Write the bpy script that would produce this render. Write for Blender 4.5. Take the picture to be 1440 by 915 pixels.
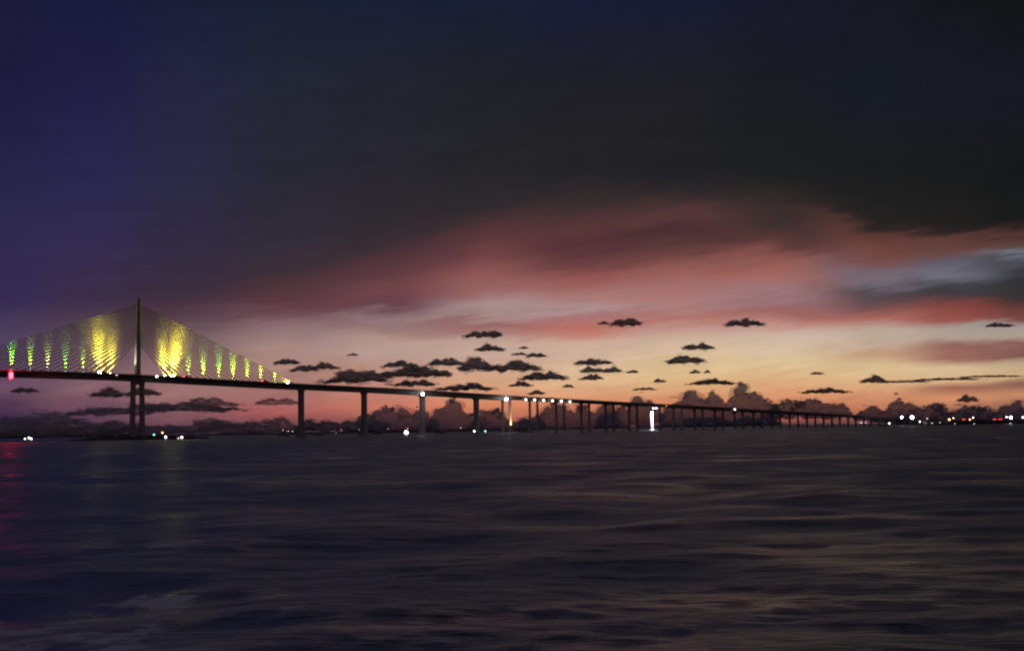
import bpy, math, random
import numpy as np
from mathutils import Vector, Matrix

scene = bpy.context.scene
for o in list(bpy.data.objects):
    bpy.data.objects.remove(o)
COL = scene.collection
rad = math.radians

# ------------------------------------------------------------------ camera
CAM_H, PITCH, ROLL, FOCAL = 4.1, rad(3.7), rad(0.91), 1400.0     # focal length in units of 1/1440 of the picture width
FW = Vector((0, math.cos(PITCH), math.sin(PITCH)))
UP0 = Vector((0, -math.sin(PITCH), math.cos(PITCH)))
RT = Vector((1, 0, 0)) * math.cos(ROLL) - UP0 * math.sin(ROLL)
UPV = UP0 * math.cos(ROLL) + Vector((1, 0, 0)) * math.sin(ROLL)
cam_d = bpy.data.cameras.new('camera')
cam_d.sensor_width = 36.0
cam_d.lens = FOCAL / 1440 * 36
cam_d.shift_y = 55.5 / 1440
cam_d.clip_start, cam_d.clip_end = 0.5, 120000
cam = bpy.data.objects.new('camera', cam_d)
COL.objects.link(cam)
m = Matrix((RT, UPV, -FW)).transposed().to_4x4()
m.translation = (0, 0, CAM_H)
cam.matrix_world = m
scene.camera = cam


def ray(px, py):
    return (FW + RT * ((px - 720) / FOCAL) + UPV * ((513 - py) / FOCAL))


def at(px, py, Y):                      # the point that far ahead in that direction
    d = ray(px, py)
    return Vector((0, 0, CAM_H)) + d * (Y / d.y)


def on_water(px, py):
    d = ray(px, py)
    return Vector((0, 0, CAM_H)) + d * (-CAM_H / d.z)


def azel(px, py):
    d = ray(px, py).normalized()
    return math.degrees(math.atan2(d.x, d.y)), math.degrees(math.asin(d.z))


# ------------------------------------------------------------------ sky (after sunset)
def lin(c):
    out = []
    for v in c:
        v = v / 255
        out.append(v / 12.92 if v <= 0.04045 else ((v + 0.055) / 1.055) ** 2.4)
    return tuple(out) + (1.0,)


SKY_COLUMNS = {      # twilight colours up the sky at bearings from the dark south to the afterglow
    0: [(0, 27, 26, 57), (120, 30, 28, 62), (240, 37, 34, 71), (330, 47, 41, 78), (420, 54, 42, 84), (480, 62, 48, 86), (520, 70, 50, 84),
        (545, 92, 62, 90), (570, 84, 56, 84), (590, 58, 42, 76), (612, 40, 34, 66)],
    120: [(0, 25, 26, 60), (120, 32, 30, 68), (240, 40, 36, 78), (330, 50, 42, 80), (410, 58, 44, 72), (440, 70, 52, 76), (480, 80, 62, 84),
          (520, 95, 70, 88), (545, 128, 90, 100), (562, 120, 80, 96), (580, 88, 60, 84), (598, 96, 62, 84), (612, 52, 40, 66)],
    260: [(0, 26, 30, 54), (120, 36, 36, 64), (240, 42, 40, 66), (330, 48, 42, 66), (400, 56, 44, 62), (425, 72, 48, 62), (450, 92, 68, 80),
          (480, 112, 86, 92), (510, 135, 104, 104), (540, 150, 105, 102), (555, 150, 104, 104), (572, 125, 86, 94), (590, 125, 80, 90),
          (603, 90, 60, 76), (612, 60, 46, 64)],
    400: [(0, 25, 32, 50), (120, 34, 37, 52), (240, 38, 38, 50), (330, 48, 42, 56), (380, 60, 46, 56), (400, 76, 50, 58), (425, 92, 56, 66),
          (440, 110, 76, 84), (460, 140, 110, 114), (490, 165, 132, 124), (515, 170, 130, 118), (540, 150, 105, 100), (560, 160, 96, 92),
          (580, 170, 92, 88), (592, 130, 78, 80), (605, 86, 60, 70)],
    540: [(0, 25, 31, 52), (120, 34, 35, 47), (240, 39, 37, 46), (310, 46, 40, 46), (350, 66, 46, 52), (385, 92, 56, 62), (400, 108, 66, 70),
          (420, 110, 66, 74), (435, 105, 68, 78), (450, 145, 118, 120), (465, 150, 116, 114), (480, 178, 148, 138), (500, 186, 155, 145),
          (525, 180, 130, 112), (550, 190, 125, 108), (575, 205, 120, 98), (595, 150, 90, 86), (606, 90, 62, 68)],
    680: [(0, 24, 30, 50), (120, 32, 33, 40), (240, 37, 36, 41), (290, 46, 40, 44), (320, 82, 50, 54), (340, 92, 54, 58), (365, 120, 70, 72),
          (390, 145, 90, 88), (410, 150, 100, 98), (430, 170, 142, 142), (445, 165, 135, 132), (460, 150, 100, 98), (478, 190, 158, 144),
          (500, 200, 168, 150), (525, 210, 164, 132), (545, 220, 160, 118), (570, 215, 130, 96), (595, 160, 95, 84), (605, 90, 62, 66)],
    820: [(0, 23, 27, 52), (120, 31, 31, 37), (240, 34, 34, 38), (290, 58, 44, 46), (320, 88, 52, 54), (345, 84, 48, 54), (375, 110, 64, 66),
          (395, 150, 88, 84), (415, 165, 112, 108), (432, 170, 140, 140), (445, 165, 118, 118), (462, 185, 110, 98), (480, 205, 170, 150),
          (500, 212, 180, 156), (525, 222, 186, 144), (550, 222, 165, 118), (570, 215, 130, 95), (590, 175, 98, 84), (603, 80, 58, 62)],
    960: [(0, 23, 26, 48), (120, 30, 30, 36), (240, 32, 31, 35), (275, 50, 40, 42), (300, 86, 54, 54), (330, 72, 46, 50), (355, 105, 64, 62),
          (380, 150, 92, 86), (405, 165, 112, 110), (425, 165, 124, 122), (445, 175, 112, 104), (460, 190, 150, 140), (480, 212, 185, 158),
          (505, 224, 196, 150), (530, 226, 188, 132), (550, 224, 165, 112), (570, 215, 130, 92), (590, 170, 92, 78), (600, 80, 58, 60)],
    1100: [(0, 22, 24, 42), (120, 24, 26, 32), (240, 28, 29, 30), (290, 58, 44, 43), (315, 60, 44, 45), (340, 92, 56, 54), (365, 145, 88, 82),
           (390, 165, 104, 98), (410, 160, 120, 124), (425, 150, 112, 116), (440, 160, 100, 96), (455, 190, 140, 130), (470, 205, 182, 164),
           (490, 215, 192, 158), (510, 226, 200, 148), (530, 224, 180, 128), (550, 220, 155, 105), (570, 210, 130, 95), (590, 165, 90, 78), (598, 70, 56, 58)],
    1240: [(0, 21, 23, 34), (120, 22, 26, 36), (240, 25, 26, 27), (310, 34, 31, 31), (330, 90, 55, 50), (350, 110, 66, 60), (370, 120, 80, 80),
           (385, 115, 100, 112), (400, 112, 102, 114), (415, 80, 70, 78), (430, 120, 76, 74), (450, 170, 104, 94), (463, 185, 165, 150),
           (480, 190, 172, 152), (500, 195, 150, 120), (515, 220, 195, 145), (535, 222, 180, 125), (550, 215, 150, 105), (575, 195, 120, 88), (590, 120, 76, 70)],
    1340: [(0, 20, 21, 27), (120, 22, 25, 36), (240, 23, 24, 25), (315, 32, 29, 28), (335, 92, 58, 52), (355, 105, 70, 66), (372, 95, 90, 104),
           (385, 108, 109, 122), (400, 70, 70, 78), (415, 60, 58, 62), (430, 130, 66, 62), (450, 150, 84, 76), (462, 165, 150, 140),
           (478, 170, 155, 140), (490, 140, 90, 80), (505, 150, 96, 82), (515, 215, 192, 148), (535, 222, 180, 128), (545, 150, 90, 75),
           (560, 215, 140, 95), (580, 150, 95, 78), (590, 90, 66, 62)],
    1440: [(0, 18, 19, 22), (120, 21, 24, 34), (240, 20, 21, 22), (310, 24, 24, 24), (330, 80, 52, 48), (345, 90, 68, 64), (355, 110, 112, 125),
           (365, 70, 72, 80), (390, 48, 48, 52), (420, 56, 48, 50), (432, 105, 58, 56), (450, 120, 70, 66), (460, 160, 150, 145),
           (475, 165, 150, 135), (482, 125, 80, 74), (500, 110, 68, 64), (512, 190, 165, 130), (528, 210, 178, 125), (540, 120, 76, 68),
           (555, 200, 135, 95), (570, 150, 98, 78), (585, 90, 66, 62)],
}


def mute(y, c):              # the glow seen through the evening haze is paler than pure colour
    k = 0.16 if 465 < y < 562 else 0.0
    return tuple(v * (1 - k) + m_ * k for v, m_ in zip(c, (188, 156, 150)))


class Nodes:
    def __init__(self, tree):
        self.t = tree
        tree.nodes.clear()

    def new(self, kind, **kw):
        n = self.t.nodes.new(kind)
        for k, v in kw.items():
            setattr(n, k, v)
        return n

    def link(self, a, b):
        self.t.links.new(a, b)

    def put(self, sock, v):
        if hasattr(v, 'links') or hasattr(v, 'is_output'):
            self.link(v, sock)
        else:
            sock.default_value = v

    def math(self, op, a, b=0.0, c=0.0):
        n = self.new('ShaderNodeMath', operation=op)
        for s, v in zip(n.inputs, (a, b, c)):
            self.put(s, v)
        return n.outputs[0]

    def rng(self, v, a, b, c=0.0, d=1.0, smooth=False):
        n = self.new('ShaderNodeMapRange', clamp=True)
        if smooth:
            n.interpolation_type = 'SMOOTHSTEP'
        for s, x in zip(n.inputs, (v, a, b, c, d)):
            self.put(s, x)
        return n.outputs[0]

    def mix(self, fac, a, b, blend='MIX'):
        n = self.new('ShaderNodeMix', data_type='RGBA', blend_type=blend)
        self.put(n.inputs[0], fac)
        self.put(n.inputs[6], a)
        self.put(n.inputs[7], b)
        return n.outputs[2]

    def vec(self, x, y, z=0.0):
        n = self.new('ShaderNodeCombineXYZ')
        for s, v in zip(n.inputs, (x, y, z)):
            self.put(s, v)
        return n.outputs[0]

    def noise(self, v, scale=1.0, detail=4.0, rough=0.5, dist=0.0):
        n = self.new('ShaderNodeTexNoise')
        self.link(v, n.inputs['Vector'])
        n.inputs['Scale'].default_value = scale
        n.inputs['Detail'].default_value = detail
        n.inputs['Roughness'].default_value = rough
        n.inputs['Distortion'].default_value = dist
        return n.outputs[0]


world = bpy.data.worlds.new('World')
scene.world = world
world.use_nodes = True
W = Nodes(world.node_tree)
tc = W.new('ShaderNodeTexCoord')
sep = W.new('ShaderNodeSeparateXYZ')
W.link(tc.outputs['Generated'], sep.inputs[0])
DEG = 180 / math.pi
az0 = W.math('MULTIPLY', W.math('ARCTAN2', sep.outputs[0], sep.outputs[1]), DEG)
el0 = W.math('MULTIPLY', W.math('ARCSINE', sep.outputs[2]), DEG)
# high streaky cloud sheets: bend the layers with stretched noise
tilt = W.math('SUBTRACT', el0, W.math('MULTIPLY', az0, 0.11))
lift = W.rng(el0, 1.0, 8.0)
n1 = W.noise(W.vec(W.math('MULTIPLY', az0, 0.055), W.math('MULTIPLY', tilt, 0.33), 3.7), 1.0, 5.0, 0.55)
n2 = W.noise(W.vec(W.math('MULTIPLY', az0, 0.16), W.math('MULTIPLY', tilt, 1.15), 9.1), 1.0, 6.0, 0.6)
n3 = W.noise(W.vec(W.math('MULTIPLY', az0, 0.45), W.math('MULTIPLY', tilt, 2.6), 1.3), 1.0, 5.0, 0.6)
warp = W.math('ADD', W.math('MULTIPLY', W.math('SUBTRACT', n1, 0.5), 0.8), W.math('MULTIPLY', W.math('SUBTRACT', n2, 0.5), 1.9))
warp = W.math('ADD', warp, W.math('MULTIPLY', W.math('SUBTRACT', n3, 0.5), 0.9))
el = W.math('ADD', el0, W.math('MULTIPLY', warp, W.math('ADD', W.math('MULTIPLY', lift, 0.85), 0.15)))
az = W.math('ADD', az0, W.math('MULTIPLY', W.math('SUBTRACT', n1, 0.5), 3.0))
EL0, EL1 = -2.0, 26.0
# two edges that slope across the sky: the dark sheet's lower rim and the top of the pale glow
EDGE = {0: (425, 535), 120: (420, 505), 260: (410, 450), 400: (385, 450), 540: (340, 468), 680: (298, 470), 820: (272, 472),
        960: (264, 460), 1100: (276, 460), 1240: (318, 457), 1340: (324, 456), 1440: (321, 455)}
EDGE = {k: (azel(k, v[0])[1], azel(k, v[1])[1]) for k, v in EDGE.items()}


def edge(i):
    v_, pa = None, None
    for px, e in EDGE.items():
        a_ = azel(px, 450)[0]
        if v_ is None:
            v_ = e[i]
        else:
            v_ = W.math('ADD', v_, W.rng(az, pa, a_, 0.0, e[i] - last))
        pa, last = a_, e[i]
    return v_


E1, E2 = edge(0), edge(1)
fac = W.math('ADD', W.math('ADD', W.rng(el, EL0, E2, 0, .5), W.rng(el, E2, E1, 0, .25)), W.rng(el, E1, EL1, 0, .25))


def norm(v, e):
    return float(np.interp(v, [EL0, e[1], e[0], EL1], [0, .5, .75, 1.0]))


colr, prev_az = None, None
for px, stops in SKY_COLUMNS.items():
    rmp = W.new('ShaderNodeValToRGB')
    W.link(fac, rmp.inputs[0])
    els = rmp.color_ramp.elements
    items = sorted(((azel(px, s[0])[1], mute(s[0], s[1:])) for s in stops), key=lambda q: q[0])
    while len(els) < len(items):
        els.new(1.0)
    for e, (v, c) in zip(els, items):
        e.position = norm(v, EDGE[px])
    for e, (v, c) in zip(els, items):
        e.color = lin(c)
    a = azel(px, 450)[0]
    colr = rmp.outputs[0] if colr is None else W.mix(W.rng(az, prev_az, a, smooth=True), colr, rmp.outputs[0])
    prev_az = a
streak = W.rng(n2, 0.3, 0.7, 0.92, 1.08)
streak2 = W.rng(n3, 0.3, 0.7, 0.94, 1.06)
colr = W.mix(1.0, colr, W.math('MULTIPLY', streak, streak2), 'MULTIPLY')
# overhead and behind: the night side of the sky
night = W.new('ShaderNodeValToRGB')
W.link(W.rng(el0, 0, 60), night.inputs[0])
night.color_ramp.elements[0].color = lin((94, 82, 88))
night.color_ramp.elements[1].color = lin((29, 31, 45))
mid_el = night.color_ramp.elements.new(0.45)
mid_el.color = lin((66, 61, 72))
turned = W.rng(W.math('ABSOLUTE', az0), 40, 110, smooth=True)
high = W.rng(el0, 28, 75, smooth=True)
colr = W.mix(W.math('MAXIMUM', turned, high), colr, night.outputs[0])
bg = W.new('ShaderNodeBackground')
W.link(colr, bg.inputs[0])
bg.inputs[1].default_value = 1.0
nis = W.new('ShaderNodeTexSky', sky_type='NISHITA')
nis.sun_disc = False
nis.sun_elevation = rad(-4.5)
nis.sun_rotation = rad(14)
bg2 = W.new('ShaderNodeBackground')
W.link(nis.outputs[0], bg2.inputs[0])
bg2.inputs[1].default_value = 0.02
add = W.new('ShaderNodeAddShader')
W.link(bg.outputs[0], add.inputs[0])
W.link(bg2.outputs[0], add.inputs[1])
wo = W.new('ShaderNodeOutputWorld')
W.link(add.outputs[0], wo.inputs[0])

scene.view_settings.view_transform = 'Standard'
scene.view_settings.look = 'None'
scene.view_settings.exposure = 0.0
scene.view_settings.gamma = 1.0
scene.render.engine = 'CYCLES'
cy = scene.cycles
cy.use_denoising = True
cy.filter_width = 2.3
cy.max_bounces = 6
cy.diffuse_bounces = 2
cy.glossy_bounces = 3
cy.transparent_max_bounces = 24
cy.sample_clamp_indirect = 6.0
cy.caustics_reflective = False

# ------------------------------------------------------------------ helpers
MATS = {}


def material(name, build):
    mt = bpy.data.materials.new(name)
    mt.use_nodes = True
    build(Nodes(mt.node_tree))
    MATS[name] = mt
    return mt


def principled(name, c1, c2=None, rough=0.8, scale=0.3, bump=0.0, metal=0.0):
    def b(N):
        t = N.new('ShaderNodeTexCoord')
        p = N.new('ShaderNodeBsdfPrincipled')
        p.inputs['Roughness'].default_value = rough
        p.inputs['Metallic'].default_value = metal
        nz = N.noise(t.outputs['Object'], scale, 6.0, 0.6)
        c = N.mix(N.rng(nz, 0.3, 0.7), c1 + (1,), (c2 or tuple(v * 0.75 for v in c1)) + (1,))
        N.link(c, p.inputs['Base Color'])
        if bump:
            bp = N.new('ShaderNodeBump')
            bp.inputs['Strength'].default_value = bump
            N.link(nz, bp.inputs['Height'])
            N.link(bp.outputs[0], p.inputs['Normal'])
        o = N.new('ShaderNodeOutputMaterial')
        N.link(p.outputs[0], o.inputs[0])
    return material(name, b)


def glow(name, c, strength, sampled=False):
    def b(N):
        e = N.new('ShaderNodeEmission')
        e.inputs[0].default_value = c + (1,)
        e.inputs[1].default_value = strength
        o = N.new('ShaderNodeOutputMaterial')
        N.link(e.outputs[0], o.inputs[0])
    mt = material(name, b)
    mt.cycles.emission_sampling = 'FRONT' if sampled else 'NONE'
    return mt


concrete = principled('concrete', (0.36, 0.34, 0.32), (0.24, 0.23, 0.22), 0.85, 0.25, 0.2)
asphalt = principled('asphalt', (0.05, 0.05, 0.052), None, 0.9, 0.5)
cable_yellow = principled('cable_yellow', (0.72, 0.60, 0.10), (0.60, 0.50, 0.08), 0.45, 0.4)
dark_metal = principled('dark_metal', (0.06, 0.06, 0.065), None, 0.5, 2.0, 0, 0.6)
rock = principled('rock', (0.13, 0.12, 0.11), (0.06, 0.06, 0.055), 0.95, 0.6, 0.4)
soil = principled('soil', (0.09, 0.08, 0.06), (0.05, 0.05, 0.035), 0.95, 0.05)
leafage = principled('leafage', (0.045, 0.06, 0.03), (0.025, 0.035, 0.02), 0.9, 0.2)
timber = principled('timber', (0.10, 0.085, 0.07), None, 0.9, 0.4)
hull_white = principled('hull_white', (0.7, 0.7, 0.7), None, 0.4, 1.0)
hull_dark = principled('hull_dark', (0.04, 0.05, 0.08), None, 0.4, 1.0)
buoy_green = principled('buoy_green', (0.02, 0.18, 0.06), None, 0.5, 1.0)
buoy_red = principled('buoy_red', (0.35, 0.03, 0.02), None, 0.5, 1.0)
car_paint = principled('car_paint', (0.12, 0.12, 0.14), None, 0.25, 1.0)
car_glass = principled('car_glass', (0.01, 0.01, 0.012), None, 0.08, 1.0)
rubber = principled('rubber', (0.02, 0.02, 0.02), None, 0.9, 1.0)
stucco = principled('stucco', (0.4, 0.37, 0.33), None, 0.9, 0.5)
roofing = principled('roofing', (0.12, 0.10, 0.09), None, 0.9, 0.5)

G_WHITE = glow('lamp_white', (1.0, 0.93, 0.86), 9.0)
G_COOL = glow('lamp_cool', (0.93, 0.9, 1.0), 30.0, True)
G_WARM = glow('lamp_warm', (1.0, 0.62, 0.28), 6.0)
G_ORANGE = glow('lamp_orange', (1.0, 0.38, 0.12), 6.0)
G_TEAL = glow('lamp_teal', (0.25, 1.0, 0.8), 3.0)
G_DIM = glow('lamp_dim', (1.0, 0.78, 0.6), 2.5)
G_RED = glow('lamp_red', (1.0, 0.05, 0.04), 6.0)
G_BEACON = glow('beacon_red', (1.0, 0.0045, 0.008), 115.0, True)
G_PINK = glow('lamp_pink', (1.0, 0.6, 0.7), 5.0)
G_LENS_Y = glow('lens_yellow', (1.0, 0.9, 0.35), 220.0, True)
G_LENS_G = glow('lens_green', (0.8, 1.0, 0.5), 6.0)


class MB:
    def __init__(self):
        self.v, self.f, self.mi = [], [], []

    def add(self, vs, fs, mi=0):
        o = len(self.v)
        self.v += [tuple(p) for p in vs]
        self.f += [tuple(i + o for i in q) for q in fs]
        self.mi += [mi] * len(fs)
        return self

    def box(self, x0, x1, y0, y1, z0, z1, mi=0):
        vs = [(x, y, z) for z in (z0, z1) for x, y in ((x0, y0), (x1, y0), (x1, y1), (x0, y1))]
        return self.add(vs, [(3, 2, 1, 0), (4, 5, 6, 7), (0, 1, 5, 4), (1, 2, 6, 5), (2, 3, 7, 6), (3, 0, 4, 7)], mi)

    def loft(self, rings, mi=0, cap=True):
        n = len(rings[0])
        vs = [p for r in rings for p in r]
        fs = []
        for k in range(len(rings) - 1):
            for i in range(n):
                j = (i + 1) % n
                fs.append((k * n + i, k * n + j, (k + 1) * n + j, (k + 1) * n + i))
        if cap:
            fs.append(tuple(reversed(range(n))))
            fs.append(tuple((len(rings) - 1) * n + i for i in range(n)))
        return self.add(vs, fs, mi)

    def tube(self, p, q, r0, r1=None, n=8, mi=0):
        p, q = Vector(p), Vector(q)
        r1 = r0 if r1 is None else r1
        d = (q - p).normalized()
        a = d.orthogonal().normalized()
        b = d.cross(a)
        rings = []
        for c, r in ((p, r0), (q, r1)):
            rings.append([c + (a * math.cos(t) + b * math.sin(t)) * r for t in (2 * math.pi * i / n for i in range(n))])
        return self.loft(rings, mi)

    def globe(self, c, r, rz=None, n=10, mi=0):
        rz = rz or r
        rings = []
        for k in range(1, 6):
            t = -math.pi / 2 + math.pi * k / 6
            rings.append([(c[0] + r * math.cos(t) * math.cos(p), c[1] + r * math.cos(t) * math.sin(p), c[2] + rz * math.sin(t))
                          for p in (2 * math.pi * i / n for i in range(n))])
        return self.loft(rings, mi)

    def mesh(self, name, *mats, smooth=False):
        me = bpy.data.meshes.new(name)
        me.from_pydata(self.v, [], self.f)
        for mt in mats:
            me.materials.append(mt)
        if len(mats) > 1:
            me.polygons.foreach_set('material_index', self.mi)
        if smooth:
            me.polygons.foreach_set('use_smooth', [True] * len(me.polygons))
        me.update()
        return me

    def obj(self, name, mats, parent=None, smooth=False):
        if not isinstance(mats, (tuple, list)):
            mats = (mats,)
        o = bpy.data.objects.new(name, self.mesh(name, *mats, smooth=smooth))
        COL.objects.link(o)
        o.parent = parent
        return o


def tag(o, label=None, cat=None, group=None, kind=None):
    for k, v in (('label', label), ('category', cat), ('group', group), ('kind', kind)):
        if v:
            o[k] = v
    return o


def empty(name, loc, rz=0.0):
    o = bpy.data.objects.new(name, None)
    COL.objects.link(o)
    o.location = loc
    o.rotation_euler = (0, 0, rz)
    return o


def copy_tree(o, parent=None):
    c = o.copy()
    COL.objects.link(c)
    c.parent = parent
    for ch in o.children:
        copy_tree(ch, c)
    return c


def numpy_mesh(name, v, f, mats, mat_index=None, smooth=False):
    """v (n,3) float, f (m,3 or 4) int"""
    me = bpy.data.meshes.new(name)
    k = f.shape[1]
    me.vertices.add(len(v))
    me.vertices.foreach_set('co', np.asarray(v, np.float32).ravel())
    me.loops.add(f.size)
    me.loops.foreach_set('vertex_index', f.astype(np.int32).ravel())
    me.polygons.add(len(f))
    me.polygons.foreach_set('loop_start', np.arange(0, f.size, k, dtype=np.int32))
    if smooth:
        me.polygons.foreach_set('use_smooth', np.ones(len(f), bool))
    for mt in mats:
        me.materials.append(mt)
    if mat_index is not None:
        me.polygons.foreach_set('material_index', mat_index.astype(np.int32))
    me.update(calc_edges=True)
    return me


# ------------------------------------------------------------------ water
def build_water():
    rng = np.random.default_rng(11)
    ang = np.concatenate([np.linspace(-180, -34, 40, endpoint=False), np.linspace(-34, 34, 520, endpoint=False), np.linspace(34, 180, 40, endpoint=False)])
    ang = np.radians(ang)
    r = [6.0]
    while r[-1] < 500:
        r.append(r[-1] * 1.0062)
    while r[-1] < 70000:
        r.append(r[-1] * 1.06)
    r = np.array(r)
    dr = np.gradient(r)
    X = r[:, None] * np.sin(ang)[None]
    Y = r[:, None] * np.cos(ang)[None]
    Z = np.zeros_like(X)
    for i in range(64):
        lam = 0.6 * (7 / 0.6) ** rng.random()
        th = rng.normal(math.radians(82), math.radians(26))
        if i % 5 == 0:
            th = rng.normal(math.radians(140), math.radians(14))
        slope = 0.020 * (1.0 if lam < 3 else 0.6)
        k = 2 * math.pi / lam
        fade = np.clip((lam / dr - 3.0) / 4.0, 0, 1)
        ph = k * (X * math.cos(th) + Y * math.sin(th)) + rng.random() * 6.28
        # wind gusts: waves come in groups
        g = 0.65 + 0.35 * np.sin((X * math.sin(th + .5) + Y * math.cos(th - .3)) / (lam * 3.1) + rng.random() * 6.28)
        Z += fade[:, None] * slope / k * g * np.sin(ph)
    for i in range(9):                                   # low swell and old wakes
        lam = rng.uniform(7, 19)
        th = rng.normal(math.radians(90), math.radians(38))
        k = 2 * math.pi / lam
        fade = np.clip((lam / dr - 3.0) / 4.0, 0, 1)
        g = 0.5 + 0.5 * np.sin((X * math.sin(th) + Y * math.cos(th)) / (lam * 2.3) + rng.random() * 6.28)
        Z += fade[:, None] * 0.034 / k * g * np.sin(k * (X * math.cos(th) + Y * math.sin(th)) + rng.random() * 6.28)
    na = len(ang)
    nr = len(r)
    idx = np.arange(nr * na).reshape(nr, na)
    a = idx[:-1]
    b = np.roll(idx, -1, axis=1)[:-1]
    c = np.roll(idx, -1, axis=1)[1:]
    d = idx[1:]
    f = np.stack([a, d, c, b], -1).reshape(-1, 4)
    v = np.stack([X, Y, Z], -1).reshape(-1, 3)
    centre = len(v)
    v = np.vstack([v, [[0, 0, 0]]])
    # froth of the boat's wake, and light glints on crests painted as pale patches
    foam_glint = np.zeros(len(v), np.float32)
    for px, py, wx, wy, s in ((22, 880, 62, 18, 1.0), (60, 898, 60, 14, .9), (190, 893, 30, 16, .75), (165, 912, 50, 12, .6), (235, 838, 34, 9, .85), (228, 858, 26, 8, .6),
                              (245, 768, 30, 7, .6), (412, 862, 14, 6, .7), (186, 836, 12, 6, .6), (620, 902, 30, 8, .35), (800, 868, 20, 6, .3)):
        q = on_water(px, py)
        q2 = on_water(px + wx, py)
        q3 = on_water(px, py - wy)
        sx, sy = (q2 - q).length, (q3 - q).length
        foam_glint += s * np.exp(-((v[:, 0] - q.x) / sx) ** 2 - ((v[:, 1] - q.y) / sy) ** 2).astype(np.float32)
    tri = np.stack([np.full(na, centre), idx[0], np.roll(idx[0], -1)], -1)
    tri = np.hstack([tri, tri[:, 2:3]])

    def b(N):
        t = N.new('ShaderNodeTexCoord')
        mp = N.new('ShaderNodeMapping')
        mp.inputs['Scale'].default_value = (0.55, 1.5, 1)
        mp.inputs['Rotation'].default_value = (0, 0, rad(-8))
        N.link(t.outputs['Object'], mp.inputs[0])
        nz = N.noise(mp.outputs[0], 1.3, 5.0, 0.6, 0.4)
        mp2 = N.new('ShaderNodeMapping')
        mp2.inputs['Scale'].default_value = (0.01, 0.03, 1)
        N.link(t.outputs['Object'], mp2.inputs[0])
        slick = N.noise(mp2.outputs[0], 1.0, 5.0, 0.6, 1.0)
        mp3 = N.new('ShaderNodeMapping')
        mp3.inputs['Scale'].default_value = (0.10, 0.62, 1)
        mp3.inputs['Rotation'].default_value = (0, 0, rad(9))
        N.link(t.outputs['Object'], mp3.inputs[0])
        nl = N.noise(mp3.outputs[0], 1.0, 4.0, 0.55, 0.6)
        nz = N.math('ADD', nz, N.math('MULTIPLY', nl, 1.1))
        bp = N.new('ShaderNodeBump')
        N.link(N.rng(slick, 0.35, 0.65, 0.6, 1.0), bp.inputs['Strength'])
        bp.inputs['Distance'].default_value = 0.45
        N.link(nz, bp.inputs['Height'])
        mp4 = N.new('ShaderNodeMapping')
        mp4.inputs['Scale'].default_value = (0.035, 0.11, 1)
        mp4.inputs['Rotation'].default_value = (0, 0, rad(14))
        N.link(t.outputs['Object'], mp4.inputs[0])
        patch = N.noise(mp4.outputs[0], 1.0, 4.0, 0.55, 1.4)
        rough = N.math('ADD', N.rng(slick, 0.3, 0.7, 0.12, 0.20), N.rng(patch, 0.32, 0.68, 0.08, 0.36))
        body = N.new('ShaderNodeBsdfDiffuse')
        body.inputs[0].default_value = (0.0045, 0.005, 0.009, 1)
        sheen = N.new('ShaderNodeBsdfGlossy')
        sheen.inputs['Color'].default_value = (0.49, 0.55, 0.55, 1)
        N.link(rough, sheen.inputs['Roughness'])
        N.link(bp.outputs[0], sheen.inputs['Normal'])
        N.link(bp.outputs[0], body.inputs['Normal'])
        fr = N.new('ShaderNodeFresnel')
        fr.inputs['IOR'].default_value = 1.333
        N.link(bp.outputs[0], fr.inputs['Normal'])
        p = N.new('ShaderNodeMixShader')
        N.link(fr.outputs[0], p.inputs[0])
        N.link(body.outputs[0], p.inputs[1])
        N.link(sheen.outputs[0], p.inputs[2])
        at_ = N.new('ShaderNodeAttribute', attribute_name='foam_glint')
        fn = N.noise(mp.outputs[0], 1.1, 8.0, 0.68, 1.0)
        mask = N.rng(N.math('MULTIPLY', at_.outputs['Fac'], N.rng(fn, 0.46, 0.57)), 0.10, 0.38)
        df = N.new('ShaderNodeBsdfDiffuse')
        df.inputs[0].default_value = (0.9, 0.92, 0.93, 1)
        mx = N.new('ShaderNodeMixShader')
        N.link(mask, mx.inputs[0])
        N.link(p.outputs[0], mx.inputs[1])
        N.link(df.outputs[0], mx.inputs[2])
        o = N.new('ShaderNodeOutputMaterial')
        N.link(mx.outputs[0], o.inputs[0])
    mt = material('sea_water', b)
    me = numpy_mesh('sea', v, np.vstack([f, ]), (mt,), smooth=True)
    at_ = me.attributes.new('foam_glint', 'FLOAT', 'POINT')
    at_.data.foreach_set('value', foam_glint)
    o = bpy.data.objects.new('sea', me)
    COL.objects.link(o)
    tag(o, 'dark choppy bay water with streaked waves', kind='structure')


build_water()

# ------------------------------------------------------------------ the bridge
TH = 0.62944
P0 = Vector((-352.95, 936.72, 0))
bridge = empty('cable_stayed_bridge', P0, TH)
tag(bridge, 'long cable-stayed road bridge with one pylon, lit yellow and green stay cables and receding piers', 'bridge')
UD = Vector((math.cos(TH), math.sin(TH), 0))
ND = Vector((-math.sin(TH), math.cos(TH), 0))

PS = [-400, -250, -183, -108, -80, 0, 43, 165, 238, 311, 384, 427, 509, 591, 640, 746, 847, 930, 1035, 1108, 1214, 1300]
PZ = [58, 61.2, 62, 61.7, 61.4, 59.9, 57.8, 53.2, 51.0, 48.3, 45.0, 43.0, 39.8, 36.8, 35.0, 31.2, 27.0, 23.9, 20.0, 17.0, 12.4, 9.0]


def zdeck(s):
    v = 0
    for k in (-30, -15, 0, 15, 30):          # smoothed profile
        v += float(np.interp(s + k, PS, PZ))
    return v / 5


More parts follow.
